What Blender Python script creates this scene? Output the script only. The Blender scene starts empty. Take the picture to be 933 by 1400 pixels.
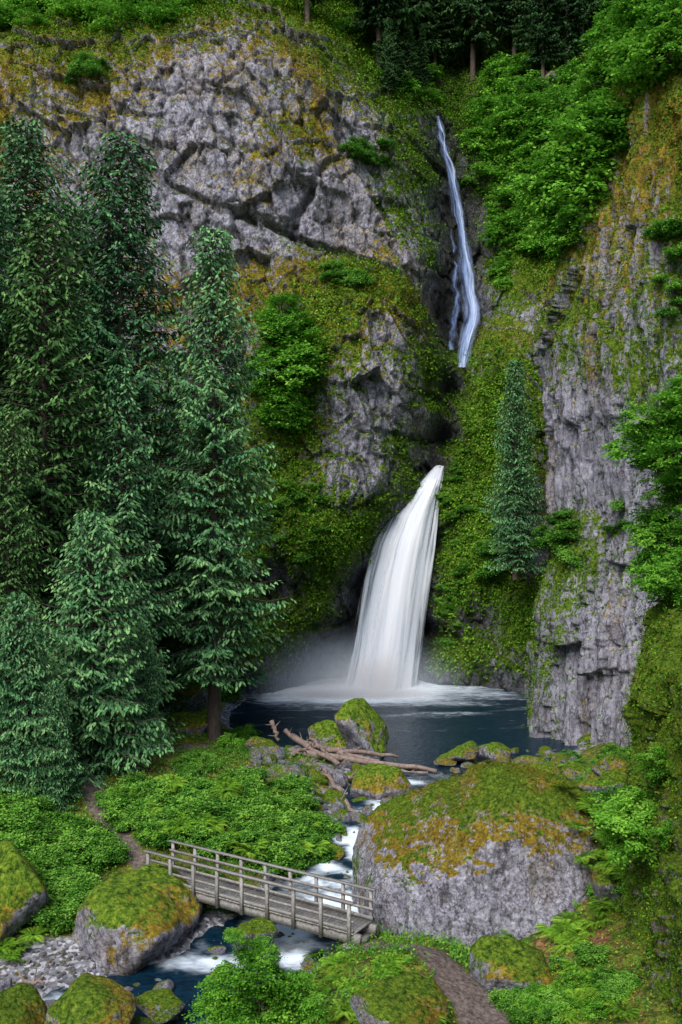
import bpy, math, random
import numpy as np
from mathutils import Vector, Matrix
rng=np.random.default_rng(7); random.seed(7)
scene=bpy.context.scene
F=1361.0; CZ=15.5
def W(px,py,D): return ((px-466.5)/F*D, D, CZ-(py-700)/F*D)
# ------------------------------------------------------------ noise
TAB=np.random.default_rng(1).random(65536)
def hsh(i,j,k): return TAB[((i*73856093)^(j*19349663)^(k*83492791))&65535]
def vnoise(x,y,z):
    xi=np.floor(x).astype(np.int64);yi=np.floor(y).astype(np.int64);zi=np.floor(z).astype(np.int64)
    fx=x-xi;fy=y-yi;fz=z-zi
    fx=fx*fx*(3-2*fx);fy=fy*fy*(3-2*fy);fz=fz*fz*(3-2*fz)
    r=0
    for a in (0,1):
        for b in (0,1):
            for c in (0,1):
                r=r+hsh(xi+a,yi+b,zi+c)*(fx if a else 1-fx)*(fy if b else 1-fy)*(fz if c else 1-fz)
    return r*2-1
def fbm(x,y,z,o=4,g=.5):
    r=0;a=1;t=0
    for i in range(o):
        r=r+a*vnoise(x+i*17.3,y+i*9.1,z-i*5.7);t+=a;a*=g;x=x*2.03;y=y*2.03;z=z*2.03
    return r/t
def facet(u,v,seed,tilt=1.0):
    ui=np.floor(u).astype(np.int64);vi=np.floor(v).astype(np.int64)
    best=np.full(u.shape,9e9);sec=np.full(u.shape,9e9);val=np.zeros(u.shape)
    for a in (-1,0,1):
        for b in (-1,0,1):
            ci=ui+a;cj=vi+b
            px=ci+.1+.8*hsh(ci,cj,ci*0+seed);py=cj+.1+.8*hsh(ci,cj,ci*0+seed+11)
            dx=u-px;dy=v-py;d=dx*dx+dy*dy
            h=hsh(ci,cj,ci*0+seed+23)*2-1+tilt*(dx*(hsh(ci,cj,ci*0+seed+31)*2-1)+dy*(hsh(ci,cj,ci*0+seed+41)*2-1))
            m=d<best
            sec=np.where(m,best,np.minimum(sec,d))
            val=np.where(m,h,val);best=np.where(m,d,best)
    return val,np.sqrt(sec)-np.sqrt(best)
def rbf(cp,cv,q,smooth=0.0):
    cp=np.array(cp,float);cv=np.array(cv,float)
    A=np.linalg.norm(cp[:,None]-cp[None],axis=2)
    n=len(cp);M=np.zeros((n+1,n+1));M[:n,:n]=-A+np.eye(n)*smooth*-1;M[:n,n]=1;M[n,:n]=1
    B=np.zeros((n+1,cv.shape[1]));B[:n]=cv
    w=np.linalg.solve(M,B)
    out=np.zeros((len(q),cv.shape[1]))
    for i in range(0,len(q),40000):
        K=-np.sqrt(((q[i:i+40000,None]-cp[None])**2).sum(2)+.3)
        out[i:i+40000]=K@w[:n]+w[n]
    return out
def sstep(a,b,x):
    t=np.clip((x-a)/(b-a),0,1);return t*t*(3-2*t)
def polydist(x,y,pts):
    d=np.full(x.shape,9e9)
    for (ax,ay),(bx,by) in zip(pts[:-1],pts[1:]):
        ex,ey=bx-ax,by-ay;t=np.clip(((x-ax)*ex+(y-ay)*ey)/(ex*ex+ey*ey),0,1)
        d=np.minimum(d,np.hypot(x-ax-t*ex,y-ay-t*ey))
    return d
# ------------------------------------------------------------ mesh helpers
def mesh_np(name,V,Fc,mat=None,attrs=None,smooth=False):
    V=np.asarray(V,dtype=np.float32);Fc=np.asarray(Fc,dtype=np.int32);k=Fc.shape[1]
    me=bpy.data.meshes.new(name)
    me.vertices.add(len(V));me.vertices.foreach_set("co",V.ravel())
    me.loops.add(Fc.size);me.loops.foreach_set("vertex_index",Fc.ravel())
    me.polygons.add(len(Fc));me.polygons.foreach_set("loop_start",np.arange(0,Fc.size,k,dtype=np.int32))
    try: me.polygons.foreach_set("loop_total",np.full(len(Fc),k,dtype=np.int32))
    except Exception: pass
    me.update(calc_edges=True)
    if smooth: me.polygons.foreach_set("use_smooth",np.ones(len(Fc),dtype=bool))
    if attrs:
        for an,arr in attrs.items():
            at=me.attributes.new(an,'FLOAT_COLOR','POINT')
            c=np.ones((len(V),4),dtype=np.float32);arr=np.asarray(arr)
            if arr.ndim==1: arr=np.repeat(arr[:,None],3,1)
            c[:,:3]=arr[:,:3];at.data.foreach_set("color",c.ravel())
    if mat: me.materials.append(mat)
    me.validate()
    return me
def obj(name,me,parent=None,loc=None,rot=None,sc=None):
    o=bpy.data.objects.new(name,me);scene.collection.objects.link(o)
    if parent: o.parent=parent
    if loc is not None:o.location=loc
    if rot is not None:o.rotation_euler=rot
    if sc is not None:o.scale=sc if hasattr(sc,'__len__') else (sc,)*3
    return o
def empty(name,loc=(0,0,0)):
    o=obj(name,None,loc=loc);o.empty_display_size=.2;return o
def gridfaces(nr,nc):
    i=np.arange((nr-1)*(nc-1));r=i//(nc-1);c=i%(nc-1);a=r*nc+c
    return np.stack([a,a+1,a+nc+1,a+nc],1)
def gnormals(P):
    du=np.gradient(P,axis=1);dv=np.gradient(P,axis=0)
    n=np.cross(du,dv);return n/(np.linalg.norm(n,axis=2,keepdims=True)+1e-9)
def tube(pts,rad,n=8):
    pts=np.array(pts,float);V=[];Fs=[]
    for i,p in enumerate(pts):
        t=pts[min(i+1,len(pts)-1)]-pts[max(i-1,0)];t=t/(np.linalg.norm(t)+1e-9)
        a=np.cross(t,[.3,.9,.1] if abs(t[1])<.8 else [1,0,0]);a=a/(np.linalg.norm(a)+1e-9);b=np.cross(t,a)
        for k in range(n):
            th=2*math.pi*k/n;V.append(p+rad[i]*(math.cos(th)*a+math.sin(th)*b))
    for i in range(len(pts)-1):
        for k in range(n):
            Fs.append((i*n+k,i*n+(k+1)%n,(i+1)*n+(k+1)%n,(i+1)*n+k))
    return np.array(V),np.array(Fs)
def merge(parts):
    V=[];Fs=[];o=0
    for v,f in parts: V.append(v);Fs.append(np.asarray(f)+o);o+=len(v)
    return np.concatenate(V),np.concatenate(Fs)
def leaves(C,A,B):
    n=len(C);V=np.stack([C,C+A*.45+B,C+A,C+A*.45-B],1).reshape(-1,3)
    return V,np.arange(4*n).reshape(-1,4)
def unit(v): return v/(np.linalg.norm(v,axis=-1,keepdims=True)+1e-9)
# ------------------------------------------------------------ materials
def newmat(name):
    m=bpy.data.materials.new(name);m.use_nodes=True;nt=m.node_tree;nt.nodes.clear()
    out=nt.nodes.new('ShaderNodeOutputMaterial');return m,nt,out
class N:
    def __init__(s,nt): s.nt=nt
    def a(s,t,**k):
        n=s.nt.nodes.new(t)
        for kk,v in k.items(): setattr(n,kk,v)
        return n
    def l(s,a,b): s.nt.links.new(a,b)
    def noise(s,vec,scale,det=5,rough=.6,dist=0):
        n=s.a('ShaderNodeTexNoise');s.l(vec,n.inputs['Vector']);n.inputs['Scale'].default_value=scale
        n.inputs['Detail'].default_value=det;n.inputs['Roughness'].default_value=rough;n.inputs['Distortion'].default_value=dist;return n.outputs['Fac']
    def math(s,op,a,b=None,c=None):
        n=s.a('ShaderNodeMath',operation=op)
        for i,v in enumerate((a,b,c)):
            if v is None: continue
            if isinstance(v,(int,float)): n.inputs[i].default_value=v
            else: s.l(v,n.inputs[i])
        return n.outputs[0]
    def rng(s,v,a,b,c=0,d=1):
        n=s.a('ShaderNodeMapRange');n.interpolation_type='SMOOTHSTEP';s.l(v,n.inputs[0])
        for i,x in enumerate((a,b,c,d)): n.inputs[i+1].default_value=x
        return n.outputs[0]
    def ramp(s,v,stops):
        n=s.a('ShaderNodeValToRGB');e=n.color_ramp.elements
        while len(e)<len(stops): e.new(.5)
        for i,(p,c) in enumerate(stops): e[i].position=p;e[i].color=(*c,1)
        s.l(v,n.inputs[0]);return n.outputs[0]
    def mix(s,f,a,b,mode='MIX'):
        n=s.a('ShaderNodeMix',data_type='RGBA',blend_type=mode)
        for i,v in ((0,f),(6,a),(7,b)):
            if isinstance(v,(int,float)): n.inputs[i].default_value=v
            elif isinstance(v,tuple): n.inputs[i].default_value=(*v,1)
            else: s.l(v,n.inputs[i])
        return n.outputs[2]
    def attr(s,name):
        n=s.a('ShaderNodeAttribute');n.attribute_name=name;x=s.a('ShaderNodeSeparateColor');s.l(n.outputs['Color'],x.inputs[0]);return x.outputs
    def bump(s,h,strength,dist,nrm=None):
        n=s.a('ShaderNodeBump');n.inputs['Strength'].default_value=strength;n.inputs['Distance'].default_value=dist
        s.l(h,n.inputs['Height'])
        if nrm is not None:s.l(nrm,n.inputs['Normal'])
        return n.outputs[0]
def rock_mat(name,fs=1.0,light=1.0,vert=False,streak=.8):
    m,nt,out=newmat(name);q=N(nt)
    tc=q.a('ShaderNodeTexCoord').outputs['Object']
    mp=q.a('ShaderNodeMapping');q.l(tc,mp.inputs[0])
    mp.inputs['Scale'].default_value=(1,1,.25) if vert else (1,1,.6)
    v=mp.outputs[0]
    m2=q.a('ShaderNodeMapping');q.l(tc,m2.inputs[0]);m2.inputs['Scale'].default_value=(1,1,.16);stk=q.noise(m2.outputs[0],1.5*fs,5,.7,.3)
    big=q.noise(v,.22*fs,4);mid=q.noise(v,1.3*fs,8,.75,.3);fine=q.noise(tc,4.5*fs,5,.8);spk=q.noise(tc,2.4*fs,7,.85,.2)
    L=light
    s=q.math('ADD',q.math('MULTIPLY',mid,.45),q.math('MULTIPLY',fine,.55))
    if vert: s=q.math('ADD',q.math('MULTIPLY',s,.65),q.math('MULTIPLY',stk,.35))
    col=q.ramp(s,[(.37,(.04*L,.038*L,.044*L)),(.44,(.20*L,.19*L,.22*L)),(.51,(.40*L,.38*L,.44*L)),(.60,(.66*L,.64*L,.74*L))])
    col=q.mix(q.rng(big,.5,.66,0,.4),col,q.mix(q.rng(fine,.4,.6),(.12,.08,.05),(.42,.33,.23)))
    p=q.attr('paint')
    vo=q.a('ShaderNodeTexVoronoi');vo.feature='DISTANCE_TO_EDGE';vo.inputs['Scale'].default_value=.9*fs
    wv=q.a('ShaderNodeVectorMath',operation='ADD');wn=q.a('ShaderNodeTexNoise');q.l(v,wn.inputs['Vector']);wn.inputs['Scale'].default_value=1.2*fs;wn.inputs['Detail'].default_value=4
    q.l(v,wv.inputs[0]);q.l(wn.outputs['Color'],wv.inputs[1]);q.l(wv.outputs[0],vo.inputs['Vector'])
    crack=q.rng(vo.outputs['Distance'],0,.05,1,0)
    col=q.mix(q.math('MULTIPLY',crack,.6),col,(.028,.026,.026))
    col=q.mix(q.rng(stk,.53,.66,0,.6),col,(.05,.045,.045))
    st2=q.math('MULTIPLY',q.math('SUBTRACT',stk,.5),streak)
    mossn=q.math('ADD',q.math('MULTIPLY',q.math('SUBTRACT',spk,.5),2.4),q.math('MULTIPLY',q.math('SUBTRACT',big,.5),.9))
    og=q.rng(q.math('ADD',q.math('ADD',p[1],mossn),st2),.42,.56)
    gg=q.rng(q.math('ADD',q.math('SUBTRACT',p[0],mossn),st2),.44,.60)
    oc=q.ramp(q.math('ADD',q.math('MULTIPLY',fine,.6),q.math('MULTIPLY',mid,.4)),[(.38,(.045,.032,.007)),(.46,(.19,.125,.015)),(.54,(.37,.26,.03)),(.62,(.44,.43,.07))])
    gc=q.ramp(q.math('ADD',q.math('MULTIPLY',fine,.6),q.math('MULTIPLY',spk,.4)),[(.39,(.012,.030,.004)),(.46,(.06,.125,.010)),(.54,(.18,.28,.020)),(.63,(.38,.45,.05))])
    col=q.mix(og,col,oc);col=q.mix(gg,col,gc)
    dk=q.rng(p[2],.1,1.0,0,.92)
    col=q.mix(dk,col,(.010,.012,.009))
    b=q.bump(q.math('ADD',mid,q.math('MULTIPLY',fine,.7)),1.0,.4/fs)
    b=q.bump(spk,.8,.22/fs,b)
    bs=q.a('ShaderNodeBsdfPrincipled');q.l(col,bs.inputs['Base Color']);q.l(b,bs.inputs['Normal'])
    q.l(q.rng(p[2],0,1,.95,.6),bs.inputs['Roughness']);bs.inputs['Specular IOR Level'].default_value=.15
    q.l(bs.outputs[0],out.inputs[0]);return m
def leaf_mat(name,dark,mid,lite,trans=.3):
    m,nt,out=newmat(name);q=N(nt)
    p=q.attr('tint');oi=q.a('ShaderNodeObjectInfo')
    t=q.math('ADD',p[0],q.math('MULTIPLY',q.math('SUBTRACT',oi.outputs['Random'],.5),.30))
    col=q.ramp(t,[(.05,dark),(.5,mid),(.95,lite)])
    d=q.a('ShaderNodeBsdfDiffuse');q.l(col,d.inputs['Color'])
    if trans>0:
        tr=q.a('ShaderNodeBsdfTranslucent');q.l(col,tr.inputs[0])
        mx=q.a('ShaderNodeMixShader');mx.inputs[0].default_value=trans;q.l(d.outputs[0],mx.inputs[1]);q.l(tr.outputs[0],mx.inputs[2])
        q.l(mx.outputs[0],out.inputs[0])
    else: q.l(d.outputs[0],out.inputs[0])
    return m
def wood_mat(name,a,b,sc=6,st=(1,1,1)):
    m,nt,out=newmat(name);q=N(nt);tc=q.a('ShaderNodeTexCoord').outputs['Object']
    mp=q.a('ShaderNodeMapping');q.l(tc,mp.inputs[0]);mp.inputs['Scale'].default_value=st
    n=q.noise(mp.outputs[0],sc,8,.7,.5);g=q.a('ShaderNodeNewGeometry')
    col=q.ramp(n,[(.35,a),(.65,b)])
    col=q.mix(q.math('MULTIPLY',g.outputs['Random Per Island'],.55),col,(a[0]*1.1,a[1]*1.1,a[2]*1.1))
    bs=q.a('ShaderNodeBsdfPrincipled');q.l(col,bs.inputs['Base Color']);bs.inputs['Roughness'].default_value=.85
    q.l(q.bump(n,.6,.03),bs.inputs['Normal']);q.l(bs.outputs[0],out.inputs[0]);return m
M_cliff=rock_mat('cliff_rock',1.0,1.15);M_col=rock_mat('columnar_rock',1.3,1.2,True,1.2);M_boul=rock_mat('boulder_rock',2.4,.8)
M_near=rock_mat('near_rock',2.6,.9)
M_con=leaf_mat('conifer_needles',(.014,.050,.022),(.080,.205,.080),(.21,.39,.14),0)
M_con2=leaf_mat('hemlock_needles',(.018,.048,.014),(.085,.19,.055),(.21,.34,.10),0)
M_dark=leaf_mat('far_conifer_needles',(.010,.028,.012),(.035,.085,.028),(.09,.17,.05),0)
M_dec=leaf_mat('maple_leaves',(.03,.11,.010),(.12,.34,.03),(.30,.58,.07),.35)
M_shr=leaf_mat('shrub_leaves',(.02,.075,.010),(.095,.27,.032),(.26,.50,.07),.3)
M_fern=leaf_mat('fern_leaves',(.02,.06,.006),(.095,.22,.016),(.25,.42,.04),0)
M_mossl=leaf_mat('moss_tufts',(.045,.05,.004),(.17,.19,.016),(.38,.36,.04),0)
M_bark=wood_mat('bark',(.05,.035,.026),(.20,.14,.105),5,(2,2,.4))
M_wood=wood_mat('weathered_timber',(.16,.145,.13),(.46,.43,.40),9)
M_log=wood_mat('driftwood',(.12,.08,.06),(.38,.29,.25),5)
# ------------------------------------------------------------ back canyon wall
CP=[ # px,py,D, green,orange,dark
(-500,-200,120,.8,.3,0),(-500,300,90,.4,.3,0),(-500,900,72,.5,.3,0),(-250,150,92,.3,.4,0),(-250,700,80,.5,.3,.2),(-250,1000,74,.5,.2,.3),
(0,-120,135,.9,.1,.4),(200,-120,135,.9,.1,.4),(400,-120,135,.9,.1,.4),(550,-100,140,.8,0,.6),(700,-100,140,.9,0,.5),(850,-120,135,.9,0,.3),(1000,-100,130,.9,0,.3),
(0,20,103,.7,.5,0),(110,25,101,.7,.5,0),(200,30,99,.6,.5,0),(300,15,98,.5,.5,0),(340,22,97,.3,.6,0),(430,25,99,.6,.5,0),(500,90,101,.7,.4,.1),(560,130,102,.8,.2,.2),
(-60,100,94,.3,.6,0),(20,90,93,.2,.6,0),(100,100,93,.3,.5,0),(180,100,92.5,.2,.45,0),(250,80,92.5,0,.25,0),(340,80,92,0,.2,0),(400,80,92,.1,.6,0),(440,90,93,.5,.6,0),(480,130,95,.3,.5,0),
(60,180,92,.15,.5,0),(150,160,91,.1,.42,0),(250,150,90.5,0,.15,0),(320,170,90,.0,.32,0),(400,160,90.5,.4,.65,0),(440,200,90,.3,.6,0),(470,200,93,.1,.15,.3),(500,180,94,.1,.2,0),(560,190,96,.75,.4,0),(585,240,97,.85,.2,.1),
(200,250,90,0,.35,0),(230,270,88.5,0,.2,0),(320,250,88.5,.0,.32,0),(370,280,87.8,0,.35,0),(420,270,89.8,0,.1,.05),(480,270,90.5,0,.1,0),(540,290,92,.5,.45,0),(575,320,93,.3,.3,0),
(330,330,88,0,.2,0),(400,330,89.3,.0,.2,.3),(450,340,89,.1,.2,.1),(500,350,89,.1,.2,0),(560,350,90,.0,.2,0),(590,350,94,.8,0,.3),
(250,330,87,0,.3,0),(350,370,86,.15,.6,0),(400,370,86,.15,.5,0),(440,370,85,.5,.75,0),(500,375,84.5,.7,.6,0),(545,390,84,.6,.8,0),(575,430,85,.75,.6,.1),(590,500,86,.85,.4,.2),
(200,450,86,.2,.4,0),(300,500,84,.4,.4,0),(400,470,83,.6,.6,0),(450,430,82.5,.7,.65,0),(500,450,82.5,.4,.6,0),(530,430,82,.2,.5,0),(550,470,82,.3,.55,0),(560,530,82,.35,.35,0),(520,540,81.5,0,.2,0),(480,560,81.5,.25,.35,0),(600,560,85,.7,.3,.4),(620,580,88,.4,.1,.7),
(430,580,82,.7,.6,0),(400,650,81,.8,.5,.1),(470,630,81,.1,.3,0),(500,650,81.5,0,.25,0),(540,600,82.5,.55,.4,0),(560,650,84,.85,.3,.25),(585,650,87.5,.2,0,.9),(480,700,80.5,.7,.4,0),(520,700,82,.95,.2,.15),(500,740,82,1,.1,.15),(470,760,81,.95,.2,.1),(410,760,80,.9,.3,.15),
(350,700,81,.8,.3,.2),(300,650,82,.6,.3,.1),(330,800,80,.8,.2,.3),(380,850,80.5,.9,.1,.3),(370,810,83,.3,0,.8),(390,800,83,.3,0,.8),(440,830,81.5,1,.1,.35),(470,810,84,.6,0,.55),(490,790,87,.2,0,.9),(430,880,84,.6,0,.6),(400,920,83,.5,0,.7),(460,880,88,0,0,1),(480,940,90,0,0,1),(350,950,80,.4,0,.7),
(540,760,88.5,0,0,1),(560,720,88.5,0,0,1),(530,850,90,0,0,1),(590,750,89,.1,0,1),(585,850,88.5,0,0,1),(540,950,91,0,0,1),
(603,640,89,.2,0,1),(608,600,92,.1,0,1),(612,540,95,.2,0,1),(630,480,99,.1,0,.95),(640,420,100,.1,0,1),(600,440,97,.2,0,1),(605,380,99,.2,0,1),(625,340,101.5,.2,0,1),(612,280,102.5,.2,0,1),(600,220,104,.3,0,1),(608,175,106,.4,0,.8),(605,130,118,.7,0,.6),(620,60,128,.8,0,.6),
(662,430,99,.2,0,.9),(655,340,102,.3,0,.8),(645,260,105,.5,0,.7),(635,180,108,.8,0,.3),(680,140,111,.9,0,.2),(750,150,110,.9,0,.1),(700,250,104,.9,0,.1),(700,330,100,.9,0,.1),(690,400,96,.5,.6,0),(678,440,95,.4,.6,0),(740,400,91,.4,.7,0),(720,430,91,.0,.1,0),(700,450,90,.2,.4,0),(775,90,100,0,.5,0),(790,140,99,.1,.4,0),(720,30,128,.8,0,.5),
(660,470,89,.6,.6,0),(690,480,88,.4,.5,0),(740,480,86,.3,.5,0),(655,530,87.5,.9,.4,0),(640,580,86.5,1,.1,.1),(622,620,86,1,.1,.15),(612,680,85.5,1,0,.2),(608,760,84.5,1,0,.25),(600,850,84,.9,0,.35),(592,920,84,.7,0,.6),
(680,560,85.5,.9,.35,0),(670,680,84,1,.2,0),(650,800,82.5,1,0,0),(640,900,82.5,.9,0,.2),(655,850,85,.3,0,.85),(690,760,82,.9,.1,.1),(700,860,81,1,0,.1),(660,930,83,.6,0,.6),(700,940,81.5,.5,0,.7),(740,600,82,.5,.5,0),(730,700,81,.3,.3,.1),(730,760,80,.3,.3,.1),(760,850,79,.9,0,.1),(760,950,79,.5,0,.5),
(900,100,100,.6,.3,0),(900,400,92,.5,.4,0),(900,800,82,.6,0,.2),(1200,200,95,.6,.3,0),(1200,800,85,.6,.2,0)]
cw=np.array([W(a[0],a[1],a[2]) for a in CP])
xs=np.concatenate([np.linspace(-70,-32,60,endpoint=False),np.linspace(-32,27,400,endpoint=False),np.linspace(27,60,40)])
zs=np.linspace(-4,96,620)
X,Z=np.meshgrid(xs,zs)
wx=X+.5*fbm(X*.35,Z*.35,Z*0,2)+.12*fbm(X*2,Z*2,Z*0+2,3);wz=Z+.5*fbm(X*.35+50,Z*.35,Z*0+7,2)+.12*fbm(X*2+9,Z*2,Z*0+2,3)
q=np.stack([(X+.35*(wx-X)).ravel(),(Z+.35*(wz-Z)).ravel()],1)
vals=rbf(cw[:,[0,2]],np.array([[a[2],a[3],a[4],a[5]] for a in CP]),q).reshape(*X.shape,4)
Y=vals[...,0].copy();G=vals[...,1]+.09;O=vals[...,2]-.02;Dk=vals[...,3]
f1,e1=facet(wx/7+.4*wz/7,wz/5.5,3,1.5);f2,e2=facet(wx/2.0+.25*wz/2.2,wz/3.2,5,1.7);f3,e3=facet(wx/.75,wz/1.3,9,1.5)
rk=np.clip(1.15-G*.6,.45,1)
Y+=rk*(f1*.9+f2*.45+f3*.22)+.25*fbm(X*.5,Z*.5,X*0,3)+.30*fbm(X*2.2,Z*1.8,X*0+3,4,.65)
Y+=np.where(e2<.05,.35,0)*rk
def wl(pts,D=89): return [ (W(a,b,D)[0],W(a,b,D)[2]) for a,b in pts]
for pts,wd,dp in ((([(195,225),(240,262),(310,295),(350,305),(402,328),(470,345),(545,378)]),.38,1.3),([(458,110),(462,160),(470,195),(440,235),(408,290),(403,325)],.34,1.0),([(250,120),(300,190),(330,200),(370,205)],.22,.5),([(130,165),(210,200),(230,240)],.22,.5),([(520,300),(560,380),(600,450)],.3,.6),([(60,130),(140,150),(200,150)],.2,.5),([(350,40),(300,110),(290,180)],.2,.5)):
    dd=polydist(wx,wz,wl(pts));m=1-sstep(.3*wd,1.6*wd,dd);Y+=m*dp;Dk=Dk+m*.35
    dd2=polydist(wx,wz-(-1.5),wl(pts));Y-=(1-sstep(0,2.2,dd2))*.5
P=np.stack([X,Y,Z],2);nn=gnormals(P)
nn=np.where((nn[...,1:2]>0),-nn,nn);up=nn[...,2]
O=O+np.clip(up-.2,-.3,.5)*.6;G=G+np.clip(up-.25,-.3,.6)*.6-.02
tone=.18*fbm(X*.12,Z*.12,X*0+9,3);O=O+tone;G=G-tone*.7
paintA=np.stack([G,O,Dk],2)
P_A,N_A=P.reshape(-1,3),nn.reshape(-1,3);PA=np.clip(paintA.reshape(-1,3),0,1.1)
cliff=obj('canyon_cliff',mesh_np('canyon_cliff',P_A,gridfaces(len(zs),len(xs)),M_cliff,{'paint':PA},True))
# ------------------------------------------------------------ side cliffs
def side_cliff(name,plan,ns,zz,zdx,dxs,cps,Dref,amp,col,mat,cell,dys=None):
    plan=np.array(plan,float);seg=np.r_[0,np.cumsum(np.linalg.norm(np.diff(plan,axis=0),axis=1))]
    s=np.linspace(0,seg[-1],ns);sm=np.linspace(-1.2,1.2,9)
    px=sum(np.interp(s+d,seg,plan[:,0]) for d in sm)/9;py=sum(np.interp(s+d,seg,plan[:,1]) for d in sm)/9
    tx=np.gradient(px);ty=np.gradient(py);ln=np.hypot(tx,ty);nx=ty/ln;ny=-tx/ln
    if (nx*-1).mean()<0: nx,ny=-nx,-ny
    S,Zg=np.meshgrid(s,zz);dx=np.interp(Zg,zdx,dxs)
    dy=np.interp(Zg,zdx,dys) if dys is not None else dx*.25
    ws=S+.25*fbm(S*.3,Zg*.15,S*0+4,2)+.06*fbm(S*2,Zg*.8,S*0+4,3);wzz=Zg+.8*fbm(S*.3,Zg*.3,S*0+14,3)
    if col:
        a,ea=facet(ws/(cell*.8),wzz/(cell*7),21,.9);b,eb=facet(ws/(cell*.36),wzz/(cell*2.6),22,1.0);c,ec=facet(ws/(cell*3.4),wzz/(cell*7),24,1.2)
        h=amp*(.46*a+.28*b+.7*c-.35*(ea<.08)+.35*fbm(S*1.5,Zg*.7,S*0,5,.62))
    else:
        a,ea=facet(ws/cell,wzz/cell,25,1.2);b,eb=facet(ws/(cell*.4),wzz/(cell*.4),26,1.2)
        h=amp*(.7*a+.3*b+.8*fbm(S*.8,Zg*.8,S*0,6,.6))
    Xg=px[None]+dx+nx[None]*h;Yg=py[None]+dy+ny[None]*h
    P=np.stack([Xg,Yg,Zg+.0*Xg],2);nn=gnormals(P);nn=np.where(nn[...,0:1]*nx[None,:,None]+nn[...,1:2]*ny[None,:,None]<0,-nn,nn);up=nn[...,2]
    cw=np.array([W(c[0],c[1],Dref) for c in cps])
    v=rbf(cw[:,[0,2]],np.array([c[2:5] for c in cps]),np.stack([(Xg/Yg*Dref).ravel(),(CZ+(Zg-CZ)/Yg*Dref).ravel()],1)).reshape(*Xg.shape,3)
    v[...,1]+=np.clip(up-.2,-.3,.5)*.5;v[...,0]+=np.clip(up-.25,-.3,.6)*.55+.08
    v=np.clip(v.reshape(-1,3),0,1)
    obj(name,mesh_np(name,P.reshape(-1,3),gridfaces(len(zz),ns),mat,{'paint':v},True))
    return P.reshape(-1,3),nn.reshape(-1,3),v
cB=[(860,130,.4,.75,0),(900,100,.5,.8,0),(930,180,.5,.75,0),(840,220,.4,.7,0),(930,300,.6,.55,0),(820,300,.4,.65,0),(870,320,.3,.5,0),(900,400,.5,.45,0),(800,380,.45,.6,0),(770,440,.55,.45,0),(850,430,.35,.4,0),(800,490,.6,.5,.0),(860,500,.6,.45,0),(770,580,.1,.2,0),(800,570,.15,.2,0),(860,600,.25,.35,0),(800,640,.1,.15,0),(850,690,.25,.2,0),(790,700,.45,.35,.1),(760,740,.7,.35,0),(770,800,.5,.25,0),(830,760,.4,.25,0),(750,880,.55,.15,0),(735,960,.5,.1,.1),(800,850,.15,.1,0),(860,860,.2,.1,0),(800,950,.1,.05,0),(860,950,.15,.1,0),(740,1010,.45,0,.2),(820,1040,.3,.1,0),(900,1000,.4,.1,0),(700,700,.5,.3,.2),(1100,700,.5,.3,0),(1100,200,.5,.4,0),(900,0,.6,.6,0)]
B_P,B_N,B_v=side_cliff('columnar_cliff',[(20,90),(15.5,76),(12.7,66),(15.6,59),(18.5,54),(24,50),(40,46),(60,44)],480,np.linspace(-2,66,520),
  [-2,3,9,12,15.5,19,22,27.5,33,39,44,49,60,66],[0,0,.5,1.5,1.9,1.5,1.2,1.1,2.8,4.2,5.4,6.6,10,18],cB,60,.8,True,M_col,1.0)
cC=[(880,900,.65,.5,0),(930,850,.7,.5,0),(900,1000,.65,.6,0),(930,1050,.7,.5,0),(880,1100,.65,.4,0),(920,1200,.6,.5,0),(870,1250,.65,.4,0),(900,1350,.65,.4,0),(1200,1000,.5,.5,0)]
C_P,C_N,C_v=side_cliff('mossy_cliff',[(22,42),(14,39),(10.2,35),(9.2,30.5),(8.7,26.5),(8.5,22),(9.2,16),(14,8),(24,0)],300,np.r_[np.linspace(-1,11,170),np.linspace(11.05,13.6,60)],
  [-1,3,6,9,11,12,12.8,13.3,13.6],[-.3,0,.1,.25,.7,1.3,2.6,5,16],cC,29,.5,False,M_near,1.6)
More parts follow.
